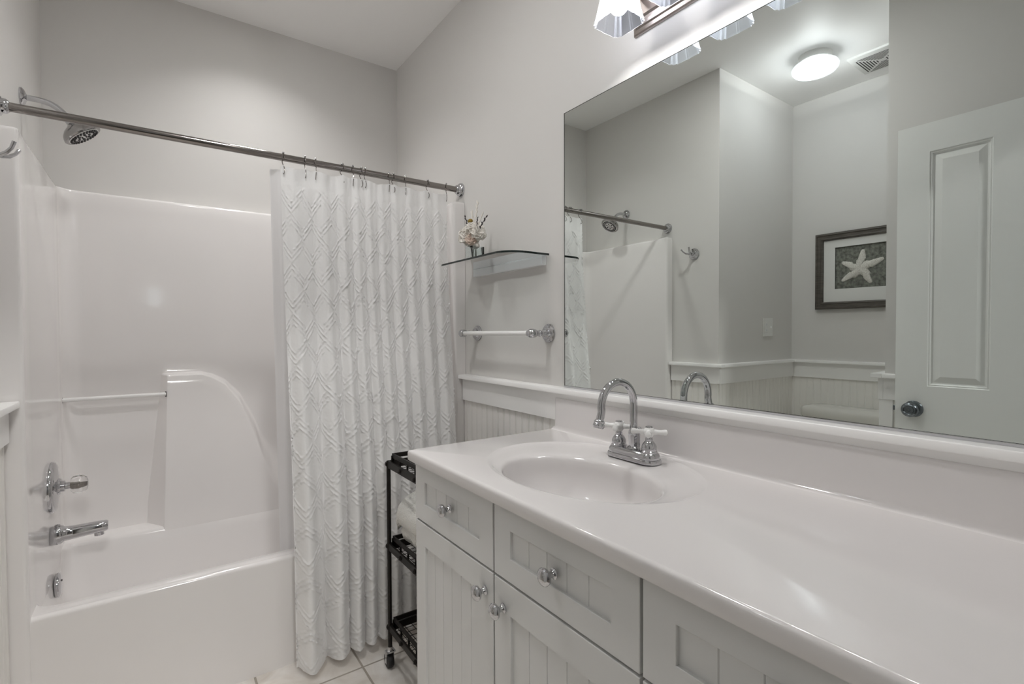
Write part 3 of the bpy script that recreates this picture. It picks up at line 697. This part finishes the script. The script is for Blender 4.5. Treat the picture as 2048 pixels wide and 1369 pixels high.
# ------------------------------------------------------------------ vanity light bar: four fluted shades
LY = [.915, .757, .599, .441]; LX = -.128; LZ0 = 2.036
vl = thing('vanity_light', (0, .678, 2.06), 'brushed nickel vanity light bar with flared frosted glass shades above the mirror', 'wall light')
y0, y1, z0, z1 = .388, .968, 2.064, 2.180
def platering(i, x): return [(x, y0+i, z0+i), (x, y1-i, z0+i), (x, y1-i, z1-i), (x, y0+i, z1-i)]
obj('back_plate', MB().loft([platering(i, -x) for i, x in ((0, .0005), (0, .007), (.003, .011), (.012, .013), (.015, .018), (.022, .021), (.030, .022), (.034, .028), (.034, .0285))], True, True, True), 'brushed', vl)
def shade_ring(w, z, y):
    # square with stepped corners and a shallow rib in each side
    q = [(w, -w*.70), (w, -w*.10), (w*1.025, -w*.06), (w*1.025, w*.06), (w, w*.10), (w, w*.70), (w*.90, w*.72), (w*.90, w*.86), (w*.86, w*.90), (w*.72, w*.90)]
    out = []
    for k in range(4):
        a = k*PI/2; ca, sa = round(math.cos(a)), round(math.sin(a)); out += [(LX+ca*p-sa*r_, y+sa*p+ca*r_, z) for p, r_ in q]
    return out
for i, y in enumerate(LY):
    lt = obj('arm', MB().box((-.10, y-.014, 2.140), (-.024, y+.014, 2.166)).lathe((LX, y, 2.128), (0, 0, 1), [(0, .030), (.01, .032), (.036, .030), (.04, .02), (.04, 0)], 20), 'brushed', vl, bevel=.002)
    prof = [(.052, LZ0), (.0505, LZ0+.004), (.045, LZ0+.03), (.039, LZ0+.06), (.034, LZ0+.095), (.030, LZ0+.105)]
    obj('shade', MB().loft([shade_ring(w, z, y) for w, z in prof]), 'shade', vl, solid=.0025)
    obj('bulb', MB().sphere((LX, y, LZ0+.052), .026, 14, 9, (1, 1, 1.15)), 'bulb', vl, smooth=True)

# ------------------------------------------------------------------ ceiling things
cl = thing('ceiling_light', (-1.79, 1.25, ZC), 'round flush ceiling light with frosted disc over the toilet nook', 'ceiling light')
CX, CY = -1.80, 1.262
obj('base', MB().lathe((CX, CY, ZC), (0, 0, -1), [(0, .080), (.028, .080), (.032, .076), (.032, 0)], 40), 'plastic', cl, smooth=True)
obj('diffuser', MB().lathe((CX, CY, ZC-.052), (0, 0, -1), [(0, .106), (.010, .112), (.022, .111), (.034, .102), (.042, .08), (.048, .05), (.050, 0)], 44), 'lens', cl, smooth=True)
obj('bulb', MB().sphere((CX, CY, ZC-.064), .026, 14, 9, (1, 1, .9)), 'bulb2', cl, smooth=True)
rl = thing('recessed_light', (-.74, 2.27, ZC), 'round white recessed downlight in the ceiling over the bathtub', 'ceiling light')
obj('trim_ring', MB().lathe((cnx, cny, ZC), (0, 0, -1), [(-.10, .0735), (.001, .0735), (.001, .112), (.005, .110), (.008, .090), (.003, .072), (-.10, .0725)], 44), 'plastic', rl, smooth=True)
obj('lens', MB().lathe((cnx, cny, ZC+.082), (0, 0, -1), [(-.01, .072), (0, .072), (.008, .055), (.012, .03), (.013, 0)], 36), 'can', rl, smooth=True)
dl = thing('ceiling_light', (-.90, 1.30, ZC), 'slim round disc light on the ceiling in front of the vanity', 'ceiling light')
obj('trim_ring', MB().lathe((-.90, 1.30, ZC), (0, 0, -1), [(0, .100), (.006, .099), (.010, .090), (.009, .074), (.0, .074)], 44), 'plastic', dl, smooth=True)
obj('lens', MB().lathe((-.90, 1.30, ZC), (0, 0, -1), [(0, .074), (.009, .073), (.0105, .05), (.011, 0)], 36), 'disc', dl, smooth=True)
ev = thing('exhaust_vent', (-2.11, 1.06, ZC), 'square white exhaust fan grille in the ceiling of the nook', 'vent')
vx0, vx1, vy0, vy1 = -2.235, -1.985, .93, 1.18
obj('grille', MB().loft([[(a, b, z) for a, b in ((vx0+i, vy0+i), (vx1-i, vy0+i), (vx1-i, vy1-i), (vx0+i, vy1-i))] for i, z in ((0, ZC), (0, ZC-.010), (.022, ZC-.016), (.024, ZC-.0165))], True, False, True), 'plastic', ev, bevel=.002)
sl = MB(); cx_, cy_ = (vx0+vx1)/2, (vy0+vy1)/2
for k in range(7):
    h = .094-.012*k; half = max(.008, h-.008)
    for s1 in (1, -1):
        sl.box((cx_-half, cy_+s1*h-.0025, ZC-.0170), (cx_+half, cy_+s1*h+.0025, ZC-.0164))
    for s1 in (1, -1):
        sl.box((cx_+s1*h-.0025, cy_-half, ZC-.0170), (cx_+s1*h+.0025, cy_+half, ZC-.0164))
obj('slots', sl, 'dark', ev)

# ------------------------------------------------------------------ nook: switch plate, picture, toilet
sw = thing('switch_plate', (-2.03, YN1, 1.19), 'white double switch plate on the grey nook wall', 'switch')
obj('plate', MB().box((-2.087, YN1-.006, 1.188), (-1.972, YN1, 1.304)), 'plastic', sw, bevel=.003)
obj('toggle', MB().box((-2.058-.005, YN1-.016, 1.240), (-2.058+.005, YN1-.005, 1.254)), 'plastic', sw, bevel=.001)
rc = obj('receptacle', MB().box((-2.001-.017, YN1-.0085, 1.212), (-2.001+.017, YN1-.005, 1.280)), 'plastic', sw, bevel=.002)
for q in (1.222, 1.258):
    obj('socket', MB().box((-2.009, YN1-.0090, q-.001), (-1.993, YN1-.0084, q+.011)), 'shelfplastic', rc)

pc = thing('framed_picture', (XN, 1.231, 1.36), 'dark wooden shadow-box frame with a white starfish on grey above the toilet', 'picture')
py0, py1, pz0, pz1 = 1.231-.244, 1.231+.244, 1.358, 1.834
def pring(i, x): return [(XN+x, py0+i, pz0+i), (XN+x, py1-i, pz0+i), (XN+x, py1-i, pz1-i), (XN+x, py0+i, pz1-i)]
obj('frame', MB().loft([pring(i, x) for i, x in ((0, .001), (0, .026), (.004, .030), (.012, .031), (.016, .027), (.030, .026), (.036, .029), (.043, .026), (.046, .012))], True), 'frame', pc)
wy, wz0_, wz1_ = .136, 1.481, 1.742
mb = MB()
def mring(yh, a, b, x): return [(XN+x, 1.231-yh, a), (XN+x, 1.231+yh, a), (XN+x, 1.231+yh, b), (XN+x, 1.231-yh, b)]
mb.loft([mring(.202, pz0+.042, pz1-.042, .014), mring(wy, wz0_, wz1_, .014), mring(wy-.002, wz0_+.002, wz1_-.002, .012)], True)
obj('mat', mb, 'mat', pc)
obj('shadow_box', MB().loft([mring(wy-.002, wz0_+.002, wz1_-.002, .0125), mring(wy-.002, wz0_+.002, wz1_-.002, .003)], True), 'dark', pc)
obj('backing', MB().box((XN+.001, 1.231-wy-.004, wz0_-.004), (XN+.0035, 1.231+wy+.004, wz1_+.004)), 'art', pc)
def starfish():
    mb = MB(); cy, cz = 1.229, 1.597
    tips = [(1.236, 1.715, .012), (1.118, 1.668, .0), (1.158, 1.515, .0), (1.322, 1.512, .0), (1.340, 1.630, .0)]
    ang = [math.atan2(z-cz, y-cy) for y, z, _ in tips]; ln = [math.hypot(z-cz, y-cy) for y, z, _ in tips]
    n_ = 160; rings = []
    def rad(t_):
        best = .030
        for a, l_ in zip(ang, ln):
            dd = (t_-a+PI) % (2*PI)-PI
            # arm of half-width shrinking outwards: largest radius with w(r) >= r*|sin|
            lo_ = 0
            for k in range(60):
                rr_ = l_*k/59; w = .027*(1-rr_/l_)**.62*1.0+.004*(rr_ < l_*.97)
                if abs(dd) < PI/2 and rr_*abs(math.sin(dd)) <= w: lo_ = rr_
            best = max(best, lo_)
        return best
    R0 = [rad(2*PI*k/n_) for k in range(n_)]
    for u in (1, .97, .9, .75, .55, .3, .08):
        rings.append([(XN+.004+.016*math.sqrt(max(0, 1-u*u))*(.5+.5*.03/max(.03, R0[k]*u))+.0, cy+R0[k]*u*math.cos(2*PI*k/n_+.16*u*u*(R0[k] > .06)), cz+R0[k]*u*math.sin(2*PI*k/n_+.16*u*u*(R0[k] > .06))) for k in range(n_)])
    mb.loft(rings, True, False, True)
    return obj('starfish', mb, 'star', pc, smooth=True, angle=180)
starfish()

to = thing('toilet', (-2.05, 1.235, 0), 'white ceramic toilet in the nook under the starfish picture', 'toilet')
TY = 1.235
def rbox(x0, x1, y0, y1, z, r_, n=6):
    p = []
    for cx, cy, a0 in ((x1-r_, y0+r_, -90), (x1-r_, y1-r_, 0), (x0+r_, y1-r_, 90), (x0+r_, y0+r_, 180)): p += [(a, b, z) for a, b in arc(cx, cy, r_, a0, a0+90, n)]
    return p
x0, x1 = XN+.024, XN+.205
tk = obj('tank', MB().loft([rbox(x0+.02, x1-.02, TY-.195, TY+.195, .385, .03), rbox(x0+.008, x1-.01, TY-.215, TY+.215, .41, .03), rbox(x0, x1, TY-.235, TY+.235, .692, .035)], True, True, True), 'toilet', to, smooth=True)
obj('flush_button', MB().lathe((x1-.001, TY-.17, .655), (1, 0, 0), [(0, .014), (.006, .014), (.012, .009), (.012, 0)], 18), 'chrome', tk, smooth=True)
obj('tank_lid', MB().loft([rbox(x0-.004, x1+.008, TY-.243, TY+.243, .6925, .04), rbox(x0-.008, x1+.014, TY-.249, TY+.249, .704, .042), rbox(x0-.008, x1+.014, TY-.249, TY+.249, .738, .042), rbox(x0-.002, x1+.006, TY-.241, TY+.241, .756, .04), rbox(x0+.03, x1-.03, TY-.2, TY+.2, .764, .03)], True, True, True), 'toilet', to, smooth=True, angle=60)
def bowl_ring(l_, w, z, xc=XN+.44):
    return [(xc+l_*math.cos(t_)*(1.08 if math.cos(t_) > 0 else .9), TY+w*math.sin(t_), z) for t_ in np.linspace(0, 2*PI, 40, endpoint=False)]
obj('bowl', MB().loft([bowl_ring(.20, .11, 0), bowl_ring(.20, .105, .05), bowl_ring(.17, .09, .14), bowl_ring(.20, .12, .22), bowl_ring(.25, .17, .33), bowl_ring(.262, .182, .38), bowl_ring(.262, .182, .395), bowl_ring(.21, .13, .395), bowl_ring(.17, .1, .30), bowl_ring(.06, .05, .22)], True, True, True).loft([rbox(x0+.02, x1+.06, TY-.12, TY+.12, .30, .04), rbox(x0+.02, x1+.06, TY-.16, TY+.16, .384, .04)], True, True, True), 'toilet', to, smooth=True, angle=60)
obj('seat_lid', MB().loft([bowl_ring(.262, .184, .397), bowl_ring(.268, .19, .405), bowl_ring(.268, .19, .425), bowl_ring(.25, .175, .438), bowl_ring(.1, .08, .442)], True, True, True), 'plastic', to, smooth=True, angle=60)

# ------------------------------------------------------------------ open panel door against the left side
dr = bpy.data.objects.new('door_1', None); COL.objects.link(dr); dr.location = (-1.418, .42, 0); dr['kind'] = 'structure'
tag(dr, 'white four-panel door standing open along the partition wall, seen in the mirror', 'door')
DXF = -1.402; DY0, DY1, DZ0, DZ1 = .078, .7655, .012, 2.053
def door_leaf():
    mb = MB(); xb = DXF-.034
    ycut = [DY0, .176, .367, .474, .660, DY1]; zcut = [DZ0, .24, .808, .998, 1.938, DZ1]
    holes = {(1, 1), (3, 1), (1, 3), (3, 3)}
    for i in range(5):
        for j in range(5):
            a, b, c, d_ = ycut[i], ycut[i+1], zcut[j], zcut[j+1]
            for xs, sg in ((DXF, 1), (xb, -1)):
                if (i, j) in holes:
                    R = lambda k, dx: [(xs-sg*dx, a+k, c+k), (xs-sg*dx, b-k, c+k), (xs-sg*dx, b-k, d_-k), (xs-sg*dx, a+k, d_-k)]
                    mb.loft([R(0, 0), R(.003, .004), (R(.007, .0035)), R(.011, .0095), R(.016, .0105), R(.040, .0025), R(.043, .0025)], True, False, True)
                else:
                    mb.add([(xs, a, c), (xs, b, c), (xs, b, d_), (xs, a, d_)], [(0, 1, 2, 3)])
    mb.add([(DXF, DY0, DZ0), (DXF, DY1, DZ0), (xb, DY1, DZ0), (xb, DY0, DZ0), (DXF, DY0, DZ1), (DXF, DY1, DZ1), (xb, DY1, DZ1), (xb, DY0, DZ1)], [(0, 1, 2, 3), (4, 5, 6, 7), (0, 3, 7, 4), (1, 2, 6, 5)])
    return obj('leaf', mb, 'door', dr)
door_leaf()
kn = obj('knob', MB().lathe((DXF, .702, .902), (1, 0, 0), [(0, .033), (.004, .0335), (.009, .030), (.012, .016), (.022, .0145), (.030, .020), (.038, .0275), (.048, .0295), (.056, .027), (.060, .021), (.061, .018), (.0585, .0155), (.0585, .006), (.060, .005), (.060, 0)], 36), 'knobmetal', dr, smooth=True)
obj('latch', MB().box((DXF-.026, DY1, .888), (DXF-.008, DY1+.010, .908)), 'knobmetal', dr, bevel=.002)

# ------------------------------------------------------------------ black rolling cart between vanity and tub
ct = thing('utility_cart', (-.27, 1.54, 0), 'black metal three-tier rolling cart with wire shelves between vanity and shower curtain', 'cart')
cx0, cx1, cy0, cy1 = -.457, -.060, 1.372, 1.716
TZ = (.150, .448, .748)
for x in (cx0, cx1):
    for y in (cy0, cy1):
        obj('post', MB().tube([(x, y, .075), (x, y, .752)], .0075, 14), 'black', ct, smooth=True)
        ca = obj('caster', MB().lathe((x, y, .062), (0, 0, 1), [(0, .013), (.006, .014), (.009, .010), (.02, .009), (.02, 0)], 16).box((x-.0150, y-.001, .020), (x-.0125, y+.014, .064)).box((x+.0125, y-.001, .020), (x+.0150, y+.014, .064)).box((x-.0165, y-.012, .062), (x+.0165, y+.012, .066)), 'chrome', ct)
        obj('wheel', MB().lathe((x-.0115, y+.010, .0265), (1, 0, 0), [(0, .018), (.001, .024), (.004, .0265), (.019, .0265), (.022, .024), (.023, .018), (.023, 0)], 26), 'rubber', ca, smooth=True)
for zt in TZ:
    mb = MB(); t_ = .004; h = .026
    for x in (cx0, cx1):
        mb.box((x-t_, cy0-.006, zt-h/2), (x+t_, cy1+.006, zt+h/2))
    for y in (cy0, cy1):
        mb.box((cx0-.006, y-t_, zt-h/2), (cx1+.006, y+t_, zt+h/2))
    sf = obj('shelf_frame', mb, 'black', ct, bevel=.001, seg=1)
    mb = MB(); zg = zt+.032; i_ = .012
    for a, b in (((cx0+i_, cy0+i_), (cx1-i_, cy0+i_)), ((cx0+i_, cy1-i_), (cx1-i_, cy1-i_)), ((cx0+i_, cy0+i_), (cx0+i_, cy1-i_)), ((cx1-i_, cy0+i_), (cx1-i_, cy1-i_))):
        mb.box((a[0]-.0025, a[1]-.0025, zg-.008), (b[0]+.0025, b[1]+.0025, zg+.008))
    for k in range(6):
        f_ = k/5; y = cy0+i_+(cy1-cy0-2*i_)*f_
        for x in (cx0+i_, cx1-i_): mb.box((x-.0025, y-.003, zt-.010), (x+.0025, y+.003, zg))
    for k in (0, 3, 6):
        x = cx0+i_+(cx1-cx0-2*i_)*k/6
        for y in (cy0+i_, cy1-i_): mb.box((x-.006, y-.003, zt-.010), (x+.006, y+.003, zg))
    obj('guard_rail', mb, 'black', sf)
    mb = MB(); n1, n2 = 15, 13
    for k in range(n1+1):
        x = cx0+(cx1-cx0)*k/n1; mb.tube([(x, cy0, zt-.008), (x, cy1, zt-.008)], .0012, 5, False)
    for k in range(n2+1):
        y = cy0+(cy1-cy0)*k/n2; mb.tube([(cx0, y, zt-.0062), (cx1, y, zt-.0062)], .0012, 5, False)
    obj('wire_mesh', mb, 'black', sf)
    for x, dx in ((cx0, -1), (cx1, 1)):
        for y in (cy0+(cy1-cy0)*.33, cy0+(cy1-cy0)*.67):
            obj('bolt', MB().lathe((x+dx*.003, y, zt), (dx, 0, 0), [(0, .008), (.004, .008), (.006, .006), (.009, .005), (.009, 0)], 6), 'black', sf)
    for y in (cy1, cy0):
        for x in (cx0, cx1):
            obj('corner_bolt', MB().lathe((x, y, zt), (0, 1 if y == cy1 else -1, 0), [(0, .0105), (.010, .0105), (.012, .008), (.012, 0)], 12), 'black', sf, smooth=True)

# folded towel on the middle tier
def towel():
    zb = TZ[1]-.0045; mb = MB(); loops = []; y0, y1 = cy0+.03, cy1-.03; x0, x1 = -.440, -.105; H = .215
    ny, nn = 44, 96
    for i in range(ny+1):
        u = i/ny; y = y0+(y1-y0)*u; e_ = min(1, .35+.65*math.sin(PI*min(1, max(0, min(u, 1-u)*9))/2)**.8) if min(u, 1-u) < .111 else 1
        ring = []
        for k in range(nn):
            a = 2*PI*k/nn; c, s__ = math.cos(a), math.sin(a)
            px = math.copysign(abs(c)**.72, c); pz = math.copysign(abs(s__)**.62, s__)
            zz = pz*.5+.5
            notch = .022*math.exp(-((zz-.40)/.035)**2)*(px < 0)          # the fold between the two layers
            bulge = .012*math.sin(PI*min(1, max(0, (zz-.4)/.6)))*(px < 0)-.008*(zz < .4)*(px < 0)
            hx = (x1-x0)/2*px*(.94+.06*e_); xx = (x0+x1)/2+hx+notch-bulge+.003*math.sin(9*y*7+zz*4)
            ring.append((xx+random.gauss(0, .0011), y+random.gauss(0, .0011), zb+(H*zz)*(1 if e_ == 1 else (.5+.5*e_) if zz > .5 else 1)+.006*math.sin(14*u+2)*zz+random.gauss(0, .0010)*(zz > .03)))
        loops.append(ring)
    mb.loft(loops, True, True, True)
    o = obj('bath_towel', mb, 'towel', smooth=True, angle=180)
    return tag(o, 'fluffy cream towel folded on the middle shelf of the black cart', 'towel')
towel()
